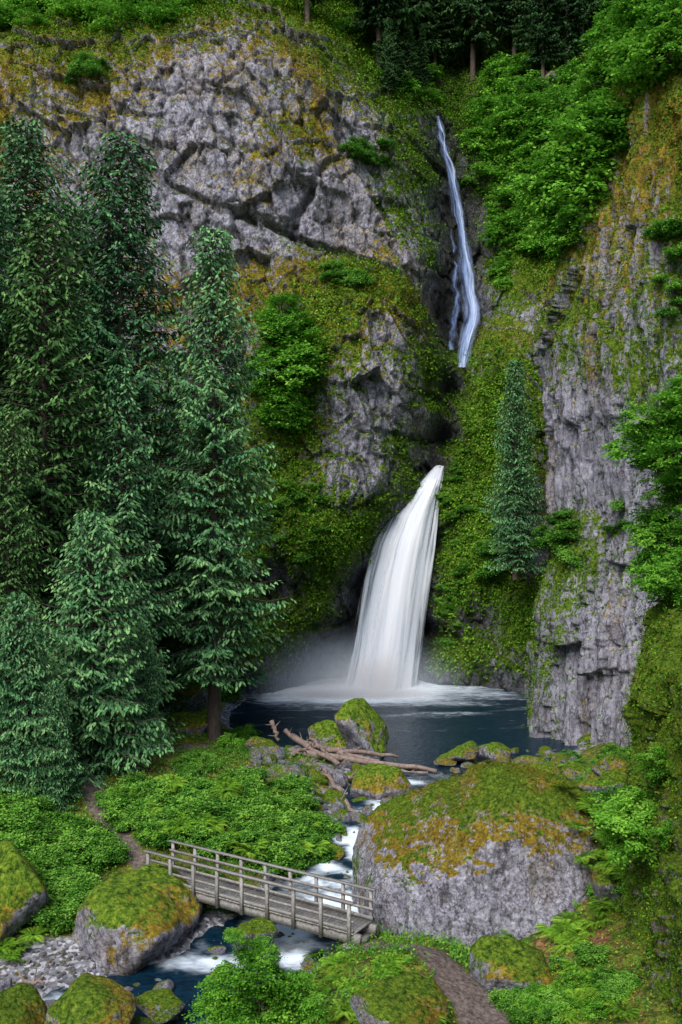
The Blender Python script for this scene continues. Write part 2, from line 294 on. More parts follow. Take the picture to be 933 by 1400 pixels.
# ------------------------------------------------------------ ground
GP=[(0,65,-1),(5,65,-1),(10,65,-.8),(-4,72,-.8),(5,75,-1.3),(12,72,-1),(3,85,-1.5),(-3,80,-1),(10,80,-1),(5,60,-.6),(8,60,-.3),(1.5,61,-.2),(5,95,-1),(-5,90,-1),
(-10,72,1.6),(-9,78,1.5),(-8.5,66,1.5),(-12,60,2.5),(-20,60,5),(-30,70,10),(-40,60,16),(-8,60,1.7),(-8,55,2.2),(-4.5,60,1.3),(-3,57,1.6),(-3.5,52,1.9),(0,54,.9),(2,56,.6),(-.5,49,.7),(-1,45,.6),(-3,44,1.5),(-6,46,2.8),(-6,42,1.8),(-4,40,.9),(-2.5,42,.6),(-10,43,2.1),(-10,49,3.2),(-15,46,3.6),(-30,45,9),(-13,41,2.4),
(-9,37.5,.9),(-7,37,.9),(-10,34,.2),(-9,35,.3),(-11.5,34.5,.35),(-8.3,34,.12),(-9.2,33,.05),(-10.5,33,.1),(-14,38,1.6),(-14,33,.9),(-20,35,4),(-30,25,9),(-12,29,-.2),(-8,28,-.5),(-5,35.5,.0),(-5,38,.6),
(3.9,56,.2),(2.8,52,.0),(1.5,46.8,-.1),(.6,42,-.3),(-.7,38,-.5),(-1.9,36.3,-.65),(-3.4,34,-.75),(-6.5,31.8,-.7),(-9,30.6,-.7),(-12.5,29.5,-.7),(-4,31,-.5),(-1.8,32.8,-.3),
(.8,33.3,1.3),(-.5,34,.2),(2.5,30,2.4),(.5,29.5,2.2),(-1,29.5,1.5),(0,27,2.1),(-2,27,1.0),(3.3,29.3,1.7),(3.7,27.4,1.4),(5,32,.8),(2.5,35,.6),(3,38,.8),(3.5,44,.7),(6,47,1.2),(8.5,52,1.2),(10,57,.9),(10,42,3.0),(10.5,37,4.4),(9,35,3.0),(8,32,2.0),(7,30,2.1),(6,27,1.7),(8.5,27,2.5),(13,60,.6),(15,55,2),(18,50,4),(12,48,2.3),
(5,20,.5),(0,20,.5),(-8,24,.3),(-6,20,.3),(0,14,3),(0,6,9.5),(0,0,13.8),(-20,0,15),(20,0,15),(-20,15,8),(0,-40,22),(40,40,18),(60,-40,30),(-60,-40,30),(-60,40,25),(0,130,30),(-60,130,40),(60,130,40)]
gp=np.array(GP,float)
gx=np.concatenate([-np.geomspace(400,26,24)[:-1],np.linspace(-26,20,330,endpoint=False),np.geomspace(20,400,24)])
gy=np.concatenate([-np.geomspace(400,2,24),np.linspace(0,24,30,endpoint=False),np.linspace(24,66,330,endpoint=False),np.linspace(66,96,90,endpoint=False),np.geomspace(96,600,20)])
GX,GY=np.meshgrid(gx,gy)
GZ=rbf(gp[:,:2],gp[:,2:],np.stack([np.clip(GX,-90,90).ravel(),np.clip(GY,-90,150).ravel()],1)).reshape(GX.shape)
gravel=(1-sstep(.9,1.9,np.hypot((GX+9.5)/1.5,(GY-33.9)/1.0)))
GZ+=(.22*fbm(GX*.6,GY*.6,GX*0,4)+.07*fbm(GX*2.5,GY*2.5,GX*0,3))*(1-.7*gravel)
STREAM=[(3.9,57),(2.8,52),(1.5,46.8),(.6,42),(-.7,38),(-1.9,36.3),(-3.4,34),(-6.5,32),(-9,30.8),(-12.5,29.5),(-20,27)]
PATH=[(.9,33.2),(2.2,31.4),(3.3,29.5),(3.9,27.6),(5.2,25),(6,20)];PATH2=[(-7.4,39),(-8.8,41),(-10.5,43.5),(-12,47),(-10,53),(-8,57.5),(-5,60)]
dS=polydist(GX,GY,STREAM);dP=np.minimum(polydist(GX,GY,PATH)-.1,polydist(GX,GY,PATH2)+.1)+.25*fbm(GX*1.5,GY*1.5,GX*0,3)
def level(y): return np.interp(y,[26,31.5,32.5,34.5,37,42,48,54,58],[-.55,-.45,-.15,-.1,.15,.45,.6,.75,.8])
GZ-=(1-sstep(.8,2.0,dS))*.35
wetness=1-sstep(.05,.5,GZ-level(GY))
pathm=1-sstep(.35,.75,dP)
litter=(1-sstep(1.0,2.2,np.hypot(GX-6.9,GY-31.3)))*.9
gpaint=np.stack([pathm,np.clip(np.maximum(gravel,wetness*.8),0,1),litter],2)
def ground_mat():
    m,nt,out=newmat('forest_floor');q=N(nt);tc=q.a('ShaderNodeTexCoord').outputs['Object']
    a=q.noise(tc,1.1,7,.7,.4);b=q.noise(tc,7,6,.75);c=q.noise(tc,3.1,5,.6)
    col=q.ramp(q.math('ADD',q.math('MULTIPLY',a,.5),q.math('MULTIPLY',b,.5)),[(.38,(.012,.024,.005)),(.46,(.045,.08,.01)),(.54,(.15,.19,.02)),(.65,(.34,.30,.04))])
    col=q.mix(q.rng(c,.50,.60,0,.85),col,q.ramp(b,[(.4,(.05,.028,.012)),(.6,(.20,.12,.04))]))
    p=q.attr('paint')
    vo=q.a('ShaderNodeTexVoronoi');q.l(tc,vo.inputs['Vector']);vo.inputs['Scale'].default_value=7
    sp=q.a('ShaderNodeSeparateColor');q.l(vo.outputs['Color'],sp.inputs[0])
    gr=q.ramp(sp.outputs[0],[(0,(.06,.06,.07)),(.6,(.22,.215,.23)),(1,(.52,.50,.52))])
    col=q.mix(q.rng(p[1],.3,.6),col,gr)
    col=q.mix(q.rng(q.math('ADD',p[2],q.math('MULTIPLY',q.math('SUBTRACT',c,.5),1.5)),.45,.6),col,q.ramp(b,[(.38,(.06,.03,.012)),(.6,(.34,.18,.08))]))
    col=q.mix(q.rng(p[0],.2,.8),col,q.ramp(b,[(.35,(.055,.04,.033)),(.5,(.15,.115,.10)),(.65,(.25,.19,.16))]))
    bs=q.a('ShaderNodeBsdfPrincipled');q.l(col,bs.inputs['Base Color']);bs.inputs['Roughness'].default_value=.9;bs.inputs['Specular IOR Level'].default_value=.2
    n=q.bump(b,.8,.1);n=q.bump(vo.outputs['Distance'],.5,.06,n);q.l(n,bs.inputs['Normal']);q.l(bs.outputs[0],out.inputs[0]);return m
ground=obj('ground',mesh_np('ground',np.stack([GX,GY,GZ],2).reshape(-1,3),gridfaces(len(gy),len(gx)),ground_mat(),{'paint':gpaint.reshape(-1,3)},True))
def gz(x,y):
    i=np.clip(np.searchsorted(gx,x)-1,0,len(gx)-2);j=np.clip(np.searchsorted(gy,y)-1,0,len(gy)-2)
    fx=(x-gx[i])/(gx[i+1]-gx[i]);fy=(y-gy[j])/(gy[j+1]-gy[j])
    return GZ[j,i]*(1-fx)*(1-fy)+GZ[j,i+1]*fx*(1-fy)+GZ[j+1,i]*(1-fx)*fy+GZ[j+1,i+1]*fx*fy
# ------------------------------------------------------------ water
wxs=np.linspace(-24,17,330);wys=np.r_[np.linspace(22,60,330,endpoint=False),np.linspace(60,93,170)]
WX,WY=np.meshgrid(wxs,wys);dSw=polydist(WX,WY,STREAM)
rap=sstep(33.3,34.5,WY)*(1-sstep(52,58,WY))+ (1-sstep(.8,2,np.hypot(WX+9.4,WY-31)))
WZ=level(WY)+.05*fbm(WX*1.2,WY*1.2,WX*0,3)*(.4+2*rap)+.015*fbm(WX*4,WY*4,WX*0,2)
fb=np.hypot((WX-2.6)/1.7,(WY-82.5)/1.15)
foam=.95*(1-sstep(2.0,9.5,fb+2.2*fbm(WX*.22,WY*.5,WX*0+5,4)))
foam=np.maximum(foam,.36*(1-sstep(7,19,fb))*sstep(-.15,.35,fbm(WX*.13,WY*.7,WX*0+2,4)))
st=np.clip(1.15-dSw/2.4,0,1)*np.clip(rap,0,1)
foam=np.maximum(foam,np.clip(st*1.45*(.5+1.1*fbm(WX*.9+WY*.3,WY*.9,WX*0+8,4)),0,1))
foam=np.maximum(foam,.3*(1-sstep(55,58,WY))*sstep(50,55,WY)*(dSw<2.5))
def water_mat():
    m,nt,out=newmat('stream_water');q=N(nt);tc=q.a('ShaderNodeTexCoord').outputs['Object'];p=q.attr('paint')
    mp=q.a('ShaderNodeMapping');q.l(tc,mp.inputs[0]);mp.inputs['Scale'].default_value=(.7,1.4,1)
    n=q.noise(mp.outputs[0],1.6,6,.6,.8);n2=q.noise(mp.outputs[0],4,5,.6)
    f=q.rng(q.math('ADD',p[0],q.math('MULTIPLY',q.math('SUBTRACT',n,.5),.8)),.12,1.0)
    base=q.ramp(n2,[(.3,(.0015,.009,.018)),(.7,(.005,.026,.047))])
    col=q.mix(f,base,(.80,.89,.98))
    bs=q.a('ShaderNodeBsdfPrincipled');q.l(col,bs.inputs['Base Color']);q.l(q.rng(f,0,.6,.16,.7),bs.inputs['Roughness']);bs.inputs['IOR'].default_value=1.33
    bs.inputs['Specular IOR Level'].default_value=.3
    q.l(q.bump(n2,.5,.14),bs.inputs['Normal']);q.l(bs.outputs[0],out.inputs[0]);return m
obj('stream_water',mesh_np('stream_water',np.stack([WX,WY,WZ],2).reshape(-1,3),gridfaces(len(wys),len(wxs)),water_mat(),{'paint':foam.reshape(-1)},True))
bpy.context.view_layer.update();dg=bpy.context.evaluated_depsgraph_get()
ORI=Vector((0,0,CZ))
def hit(px,py):
    d=Vector(((px-466.5)/F,1,-(py-700)/F)).normalized()
    ok,l,n,i,o,m=scene.ray_cast(dg,ORI,d)
    if not ok: return None
    if n.dot(d)>0:n=-n
    return l,n,o.name
# ------------------------------------------------------------ waterfalls
def fall_mat(name,seed,base,dens,us,con=.5,lo=0.0,vs=1.4):
    m,nt,out=newmat(name);q=N(nt);p=q.attr('flow')
    cx=q.a('ShaderNodeCombineXYZ');q.l(q.math('MULTIPLY',p[0],us),cx.inputs[0]);q.l(q.math('MULTIPLY',p[1],vs),cx.inputs[1]);cx.inputs[2].default_value=seed
    n=q.noise(cx.outputs[0],1.6,5,.6,.25)
    edge=q.math('SUBTRACT',1,q.math('ABSOLUTE',q.math('SUBTRACT',q.math('MULTIPLY',p[0],2),1)))
    al=q.rng(q.math('ADD',q.math('MULTIPLY',edge,1.5),q.math('MULTIPLY',q.math('SUBTRACT',n,.5),2.2)),lo,dens)
    c2=(base[0]*(1-.4*con),base[1]*(1-.3*con),base[2]*(1-.12*con))
    col=q.mix(q.rng(n,.36,.6),c2,base)
    d=q.a('ShaderNodeBsdfDiffuse');q.l(col,d.inputs[0]);t=q.a('ShaderNodeBsdfTranslucent');q.l(col,t.inputs[0])
    mx=q.a('ShaderNodeMixShader');mx.inputs[0].default_value=.2;q.l(d.outputs[0],mx.inputs[1]);q.l(t.outputs[0],mx.inputs[2])
    tr=q.a('ShaderNodeBsdfTransparent');m2=q.a('ShaderNodeMixShader');q.l(al,m2.inputs[0]);q.l(tr.outputs[0],m2.inputs[1]);q.l(mx.outputs[0],m2.inputs[2])
    q.l(m2.outputs[0],out.inputs[0]);return m
def ribbon(name,rows,mat,parent,bulge,nu=40,nv=140,jit=.15,seed=0,ej=0):
    rows=np.array(rows,float);t=np.linspace(0,1,len(rows));tt=np.linspace(0,1,nv);R=np.stack([np.interp(tt,t,rows[:,i]) for i in range(rows.shape[1])],1)
    for k in range(6): R[1:-1]=(R[:-2]+R[1:-1]*2+R[2:])/4
    u=np.linspace(0,1,nu);U,T=np.meshgrid(u,tt)
    L=R[:,0:1];Rr=R[:,1:2];Yd=R[:,2:3];Zz=R[:,3:4]
    if ej:
        o=np.ones(nv);L=L+(ej*fbm(tt*14,o*seed,o*0,4))[:,None];Rr=Rr+(ej*fbm(tt*14,o*seed+5,o*0,4))[:,None]
    X=L+(Rr-L)*U;Y=Yd-bulge*np.sin(np.pi*U)*(.3+T)+jit*fbm(U*7,T*2+seed,U*0+seed,3)
    Zz=Zz+0*U
    return obj(name,mesh_np(name,np.stack([X,Y,Zz],2).reshape(-1,3),gridfaces(nv,nu),mat,{'flow':np.stack([U,T,U*0],2).reshape(-1,3)},True),parent)
lf=empty('lower_waterfall',(0,0,0))
def row(l,r,py,D): a=W(l,py,D);b=W(r,py,D);return (a[0],b[0],D,a[2])
rows=[row(594,612,632,89.5),row(590,608,640,88),row(575,606,656,86.6),row(551,602,680,85.9),row(530,600,705,85.5),row(509,596,745,85),row(497,590,790,84.6),row(488,583,840,84.2),row(480,577,890,83.9),row(472,572,930,83.6),row(464,570,958,83.4)]
ribbon('water_curtain',rows,fall_mat('falls_white',1,(.93,.95,.99),.5,9,.3),lf,.9)
rows2=[(a+.1,b+.1,d+.9,z) for a,b,d,z in rows]
ribbon('water_curtain_back',rows2,fall_mat('falls_white_b',5,(.84,.91,.99),.5,8,.4),lf,.6,seed=4)
rows3=[(a+(b-a)*.22,b-(b-a)*.15,d-.7,z) for a,b,d,z in rows[2:]]
ribbon('water_curtain_front',rows3,fall_mat('falls_white_c',9,(.96,.97,.99),1.0,6,.25),lf,.8,seed=7)
uf=empty('upper_waterfall')
cl=[(598,158,3),(601,175,4),(606,190,5),(612,215,7),(618,245,8),(625,280,9),(631,315,10),(636,350,11),(640,385,12),(646,420,14),(640,450,15),(634,478,12),(630,502,9)]
ur=[]
for px,py,w in cl:
    Dm=min((h[0].y if h else 103) for h in [hit(px+k,py) for k in (-w,0,w)])
    ur.append([px,py,w,Dm])
ur=np.array(ur);Ds=ur[:,3].copy()
for k in range(3): Ds[1:-1]=np.minimum((Ds[:-2]+Ds[1:-1]+Ds[2:])/3,ur[1:-1,3])
Ds=np.minimum(Ds,ur[:,3])-.5
ribbon('water_curtain',[row(a-b*1.3,a+b*1.3,c,d) for (a,c,b,_),d in zip(ur,Ds)],fall_mat('falls_veil',13,(.34,.44,.70),2.1,5,.6,.25,7),uf,.1,jit=.3,ej=.5)
ribbon('water_core',[row(a-b*.1,a+b*.8,c,d-.3) for (a,c,b,_),d in zip(ur,Ds)],fall_mat('falls_veil_core',17,(.66,.75,.95),2.0,4,.6,.15,7),uf,.1,seed=3,jit=.3,ej=.4)
ribbon('water_side',[row(a-b*2.0,a-b*.8,c,d+.1) for (a,c,b,_),d in zip(ur[6:12],Ds[6:12])],fall_mat('falls_side',23,(.25,.34,.58),2.6,3,.6,.45,6),uf,.1,seed=6,ej=.5)
def mist():
    bpy.ops.mesh.primitive_uv_sphere_add(segments=24,ring_count=16);o=bpy.context.object;o.name='spray_mist';o.data.name='spray_mist'
    o.location=(1.0,79.6,1.0);o.scale=(12.5,4.2,7.0)
    m,nt,out=newmat('mist');q=N(nt);tc=q.a('ShaderNodeTexCoord').outputs['Object']
    ln=q.a('ShaderNodeVectorMath',operation='LENGTH');q.l(tc,ln.inputs[0])
    n=q.noise(tc,1.6,1,.5)
    fo=q.rng(ln.outputs['Value'],.0,.98,1,0)
    d=q.math('ADD',q.math('MULTIPLY',q.math('POWER',fo,2.2),.8),q.math('MULTIPLY',q.math('POWER',fo,8.0),2.5))
    d=q.math('MULTIPLY',d,q.rng(n,.3,.65,.45,1.1))
    v=q.a('ShaderNodeVolumeScatter');v.inputs['Color'].default_value=(.80,.92,1,1);v.inputs['Anisotropy'].default_value=-.6;q.l(d,v.inputs['Density']);q.l(v.outputs[0],out.inputs['Volume'])
    try: m.cycles.volume_step_rate=6
    except Exception: pass
    o.data.materials.append(m);return o
mist_o=mist()
# ------------------------------------------------------------ boulders
def boulder_mesh(name,seed,sub=5,planes=None,rad=(1,1,1),mat=M_boul,g=.25,o=.35,soft=9,capped=False):
    r=np.random.default_rng(seed)
    bpy.ops.mesh.primitive_ico_sphere_add(subdivisions=sub,radius=1);ob=bpy.context.object;me=ob.data
    V=np.empty(len(me.vertices)*3,dtype=np.float32);me.vertices.foreach_get("co",V);V=V.reshape(-1,3).astype(float)
    if planes is None: planes=[(*unit(r.normal(size=3)),r.uniform(.68,1)) for _ in range(15)]
    pl=np.array(planes,float);nn=unit(pl[:,:3]);dd=V@nn.T
    k=np.maximum(dd,1e-3)/pl[:,3];inv=(k**soft).sum(1)**(1/soft);V2=V/np.maximum(inv,.7)[:,None]
    V2=V2*np.array(rad);s=max(rad)
    n0=unit(V)
    V2+=n0*(s*(.09*fbm(V2[:,0]*1.5/s+seed,V2[:,1]*1.5/s,V2[:,2]*1.5/s,3)))[:,None]
    V2+=n0*(.14*fbm(V2[:,0]*2+seed,V2[:,1]*2,V2[:,2]*2,5,.6)*min(1.6,s))[:,None]
    me.vertices.foreach_set("co",V2.astype(np.float32).ravel());me.update()
    no=np.empty(len(V)*3,dtype=np.float32);me.vertex_normals.foreach_get("vector",no);no=no.reshape(-1,3)
    up=no[:,2];big=fbm(V2[:,0]*.8+seed,V2[:,1]*.8,V2[:,2]*.8,4)
    if capped:
        hh=V2[:,2]/rad[2];u2=sstep(.40,.75,up*.55+hh*.55+.16*big);rim=np.clip(1-np.abs(u2-.35)/.45,0,1)
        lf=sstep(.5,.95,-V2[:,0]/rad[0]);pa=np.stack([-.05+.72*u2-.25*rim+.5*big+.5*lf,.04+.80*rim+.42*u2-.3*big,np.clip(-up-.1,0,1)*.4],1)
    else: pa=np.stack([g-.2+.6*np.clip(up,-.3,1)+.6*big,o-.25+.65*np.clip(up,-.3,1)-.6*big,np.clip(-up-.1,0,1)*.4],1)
    at=me.attributes.new('paint','FLOAT_COLOR','POINT');c=np.ones((len(V),4),dtype=np.float32);c[:,:3]=np.clip(pa,0,1);at.data.foreach_set("color",c.ravel())
    me.polygons.foreach_set("use_smooth",np.ones(len(me.polygons),dtype=bool));me.materials.append(mat);me.name=name
    bpy.data.objects.remove(ob);return me,V2,no
M_big=rock_mat('great_boulder_rock',1.9,1.15,False,.3)
pl=[(-.1,-1,.16,.84),(0,0,-1,.75),(-.55,-.1,.85,.71),(.05,0,1,.88),(.5,0,.9,.87),(-1,0,-.1,1.0),(-.85,-.1,.55,.86),(1,0,.1,1.0),(.85,0,.55,.93),(0,1,0,.9),(-.8,-.7,-.1,.92),(.75,-.7,0,.90),(.6,-.4,-.8,.82),(-.6,-.3,-.8,.86),(0,.6,.8,.9),(.1,-.6,.75,.95),(-.6,-.5,.65,.80)]
BIGL=(5.65,36.6,1.8);BIGR=.1
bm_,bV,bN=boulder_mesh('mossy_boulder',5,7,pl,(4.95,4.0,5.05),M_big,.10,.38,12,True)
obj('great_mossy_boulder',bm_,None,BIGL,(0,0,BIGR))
BV=[boulder_mesh('boulder_%d'%i,20+i,5,None,(1,.9,.8),M_boul,.50,.42)[0] for i in range(5)]
BW=[boulder_mesh('wet_rock_%d'%i,40+i,4,None,(1,.85,.6),M_boul,.08,.12)[0] for i in range(4)]
bl=[(500,1042,78,76,0,60.5),(457,1038,62,50,1,60.5),(527,1105,60,60,2,52),(635,1043,52,26,3,58.5),(678,1046,42,38,4,58),(720,1052,44,18,0,57),(608,1050,34,18,1,58),
    (208,1302,160,118,2,36.8),(12,1290,120,125,3,36.3),(352,1302,62,56,4,34.8),(225,1392,62,30,0,31),(120,1420,150,56,1,29.2),(25,1420,90,70,2,29.4),(125,1300,36,16,3,35),
    (560,1400,130,60,2,27.6),(480,1390,150,80,4,29.3),(250,1015,70,50,4,62),(260,980,60,50,1,66),(240,950,60,70,0,70),(500,1120,40,26,0,51),(440,1105,40,30,4,53),(690,1370,110,80,3,29.5),(840,1110,70,70,4,37.5),(835,1250,60,60,0,33),(455,1185,34,30,1,43.5),(500,1160,30,24,2,46),(740,1070,60,26,2,53),
    (470,1140,44,32,3,49),(545,1090,36,26,0,54),(430,1150,40,34,2,47),(415,1095,40,26,1,54),(395,1060,46,26,4,57),(350,1035,44,26,0,58),(480,1080,40,24,2,55),(565,1062,30,16,3,57),
    (850,1075,60,44,2,46),(790,1065,46,26,4,51),(770,1052,36,20,1,56),(815,1082,44,26,0,47),(870,1120,50,50,3,38),(250,930,50,60,2,72)]
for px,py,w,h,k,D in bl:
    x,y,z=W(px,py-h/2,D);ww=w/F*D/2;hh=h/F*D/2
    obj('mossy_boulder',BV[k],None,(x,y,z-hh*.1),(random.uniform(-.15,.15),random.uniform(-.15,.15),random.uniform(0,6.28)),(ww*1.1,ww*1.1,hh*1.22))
rocks=empty('stream_rocks')
c=0
while c<230:
    t=random.random()*(len(STREAM)-1.01);i=int(t);f=t-i
    x=STREAM[i][0]*(1-f)+STREAM[i+1][0]*f+random.gauss(0,1.8);y=STREAM[i][1]*(1-f)+STREAM[i+1][1]*f+random.gauss(0,1.0)
    s=random.choice([.12,.18,.25,.4,.5])*random.uniform(.7,1.2)
    if abs(x-STREAM[i][0]*(1-f)-STREAM[i+1][0]*f)<1.0 and s>.2: s*=.45
    z=max(float(gz(x,y)),float(level(y))-.1)
    obj('rock',BW[c%4] if random.random()<.6 else BV[c%5],rocks,(x,y,z),(random.random(),random.random(),random.random()*6),s);c+=1
for k in range(150):
    x=random.uniform(-5,3.5);y=random.uniform(48,60.5);s=random.choice([.15,.25,.4,.6])*random.uniform(.7,1.3)
    obj('rock',BW[k%4] if k%3 else BV[k%5],rocks,(x,y,max(float(gz(x,y)),.6)),(random.random(),random.random(),random.random()*6),s)
for k in range(50):
    x=random.uniform(7,14);y=random.uniform(56,62);s=random.uniform(.12,.5)
    obj('rock',BW[k%4] if k%2 else BV[k%5],rocks,(x,y,max(float(gz(x,y)),.7)),(random.random(),random.random(),random.random()*6),s)
for k in range(120):
    x=random.gauss(-9.5,1.2);y=random.gauss(33.8,.7);s=random.uniform(.04,.12)
    obj('rock',BW[k%4],rocks,(x,y,float(gz(x,y))),(random.random(),random.random(),random.random()*6),s)
# ------------------------------------------------------------ logs
def log(p0,p1,r0,r1,seed):
    r=np.random.default_rng(seed);p0=np.array(p0);p1=np.array(p1);n=9
    pts=[p0+(p1-p0)*i/(n-1)+r.normal(0,.05,3) for i in range(n)];rr=[(r0+(r1-r0)*i/(n-1))*r.uniform(.9,1.1) for i in range(n)]
    dd=(p1-p0)*.004
    pts=[pts[0]-dd]+pts+[pts[-1]+dd];rr=[.01]+rr+[.01]
    parts=[tube(pts,rr,9)]
    for k in range(4):
        i=r.integers(2,n-1);d=r.normal(0,1,3);d[2]=abs(d[2]);d=d/np.linalg.norm(d);parts.append(tube([pts[i],pts[i]+d*.3,pts[i]+d*.6],[.05,.035,.01],5))
    v,f=merge(parts);obj('fallen_log',mesh_np('fallen_log',v,f,M_log,None,True))
for i,(a,b,c2,d,e,f2,r0,r1) in enumerate([(400,1008,60,462,1044,56,.2,.13),(395,1028,58,600,1054,56,.22,.11),(415,1016,59,520,1044,57,.18,.12),(352,1034,57,410,1058,54,.18,.12),(372,988,60,380,1012,59.5,.14,.10),(430,1074,53,490,1114,49,.15,.10),(440,1050,55,480,1104,50,.15,.10),(20,1345,33,60,1340,32,.07,.05),(400,1030,57,440,1020,59,.14,.1),(450,1024,58,545,1036,58,.16,.1),(470,1064,54,545,1056,55,.13,.08),(380,1036,56,430,1062,54,.15,.1),(390,1000,61,425,1024,59,.15,.1),(410,1040,56,455,1068,53,.14,.09),(425,1008,60,450,1034,57,.12,.08),(360,1046,56,395,1040,57,.11,.08),(495,1048,57,585,1058,56,.12,.07)]):
    log(W(a,b,c2),W(d,e,f2),r0,r1,i)
# ------------------------------------------------------------ bridge
br=empty('wooden_footbridge')
A=np.array([-7.1,38.7,1.45]);Bp=np.array([.75,33.6,1.45]);ax=(Bp-A)/np.linalg.norm(Bp-A);Lb=np.linalg.norm(Bp-A);sd=np.array([-ax[1],ax[0],0]);upv=np.array([0,0,1.])
def box(c,dx,dy,dz):
    V=[];
    for a in (-1,1):
        for b in (-1,1):
            for cc in (-1,1): V.append(c+ax*dx/2*a+sd*dy/2*b+upv*dz/2*cc)
    return np.array(V),np.array([(0,1,3,2),(4,6,7,5),(0,4,5,1),(2,3,7,6),(0,2,6,4),(1,5,7,3)])
pr=[]
n=int(Lb/.16)
for i in range(n):
    pr.append(box(A+ax*(i+.5)*Lb/n+upv*(.0+random.uniform(-.006,.006)),Lb/n-.012,1.3+random.uniform(-.02,.02),.06))
obj('deck_planks',mesh_np('deck',*merge(pr),M_wood),br)
obj('stringers',mesh_np('stringers',*merge([box(A+ax*Lb/2+sd*s-upv*.2,Lb+.4,.18,.33) for s in (-.5,.5)]),M_wood),br)
pr=[];rl=[]
for s in (-.70,.70):
    for i in range(9):
        p=A+ax*(.12+i*(Lb-.24)/8)+sd*s;pr.append(box(p+upv*.34,.11,.09,1.38))
    for z,hh in ((.40,.09),(.72,.09)): rl.append(box(A+ax*Lb/2+sd*(s-.07*np.sign(s))+upv*z,Lb,.045,hh))
    rl.append(box(A+ax*Lb/2+sd*s+upv*1.06,Lb+.1,.16,.05))
    rl.append(box(A+ax*Lb/2+sd*(s-.08*np.sign(s))+upv*.10,Lb,.06,.12))
obj('posts',mesh_np('posts',*merge(pr),M_wood),br);obj('rails',mesh_np('rails',*merge(rl),M_wood),br)
obj('end_sills',mesh_np('sills',*merge([box(A-upv*.48+ax*.15,.35,1.7,.24),box(Bp-upv*.48-ax*.15,.35,1.7,.24)]),M_wood),br)
# ------------------------------------------------------------ vegetation library
def conifer(name,seed,H,R,low,nbr,mat,droop=.35,pw=.75,ls=1.0):
    r=np.random.default_rng(seed);C=[];Aa=[];Bb=[];T=[];wood=[tube([(0,0,-.6),(0,0,H*.3),(0,0,H*.6),(0,0,H*.97)],[.03*H**.75,.022*H**.75,.013*H**.75,.01],8)]
    az=0
    for i in range(nbr):
        t=low+(1-low)*((i+r.random())/nbr)**.95
        az+=2.39996+r.normal(0,.25);z=H*t
        L=R*((1-t)/(1-low))**pw*r.uniform(.55,1.15)*(.78+.22*math.sin(az*2+seed+z*.8))+.25
        if t<low+.12:L*=r.uniform(.5,1)
        dr=droop*r.uniform(.6,1.4)*(.4+.9*(1-t));lift=.12+.5*t*t
        out=np.array([math.cos(az),math.sin(az),0]);sid=np.array([-out[1],out[0],0])
        ns=max(3,int(L/.30));s=(np.arange(ns)+r.random(ns))/ns;s=.15+.85*s
        base=lambda s:out*(L*s)[:,None]+np.array([0,0,1])*(z+L*(lift*s-dr*1.5*s**1.5+dr*1.0*s**3))[:,None]
        bt=r.normal(0,.12)
        for side in (-1,1):
            ln=(.32*L*(1-s)**.7*np.minimum(1,s*2.5)+.32)*r.uniform(.7,1.2,ns);k=np.maximum(1,(ln/.15)).astype(int)
            idx=np.repeat(np.arange(ns),k);w=(np.arange(len(idx))-np.repeat(np.cumsum(k)-k,k)+r.random(len(idx)))/k[idx]
            d=unit(sid*side+out*.75+np.array([0,0,-.3])+r.normal(0,.12,(ns,3)))
            pb=base(s)
            c=pb[idx]+d[idx]*(ln[idx]*w)[:,None]+np.array([0,0,-.22])*(w**2*ln[idx])[:,None]
            a=unit(d[idx]*.8+np.array([0,0,-.6])+r.normal(0,.3,(len(idx),3)))*(r.uniform(.22,.40,len(idx))*ls)[:,None]
            b=unit(np.cross(a,np.array([0,0,1.])+r.normal(0,.45,(len(idx),3))))*(r.uniform(.045,.085,len(idx))*ls)[:,None]
            C.append(c);Aa.append(a);Bb.append(b)
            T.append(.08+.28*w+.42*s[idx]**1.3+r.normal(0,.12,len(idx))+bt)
        if L>.8:
            ss=np.array([0,.35,.7,1.]);wood.append(tube(base(ss),[.05,.035,.02,.006],4))
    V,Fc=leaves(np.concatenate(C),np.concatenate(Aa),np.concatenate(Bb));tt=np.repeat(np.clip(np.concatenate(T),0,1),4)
    wv,wf=merge(wood)
    return mesh_np(name+'_crown',V,Fc,mat,{'tint':tt}),mesh_np(name+'_trunk',wv,wf,M_bark,None,True)
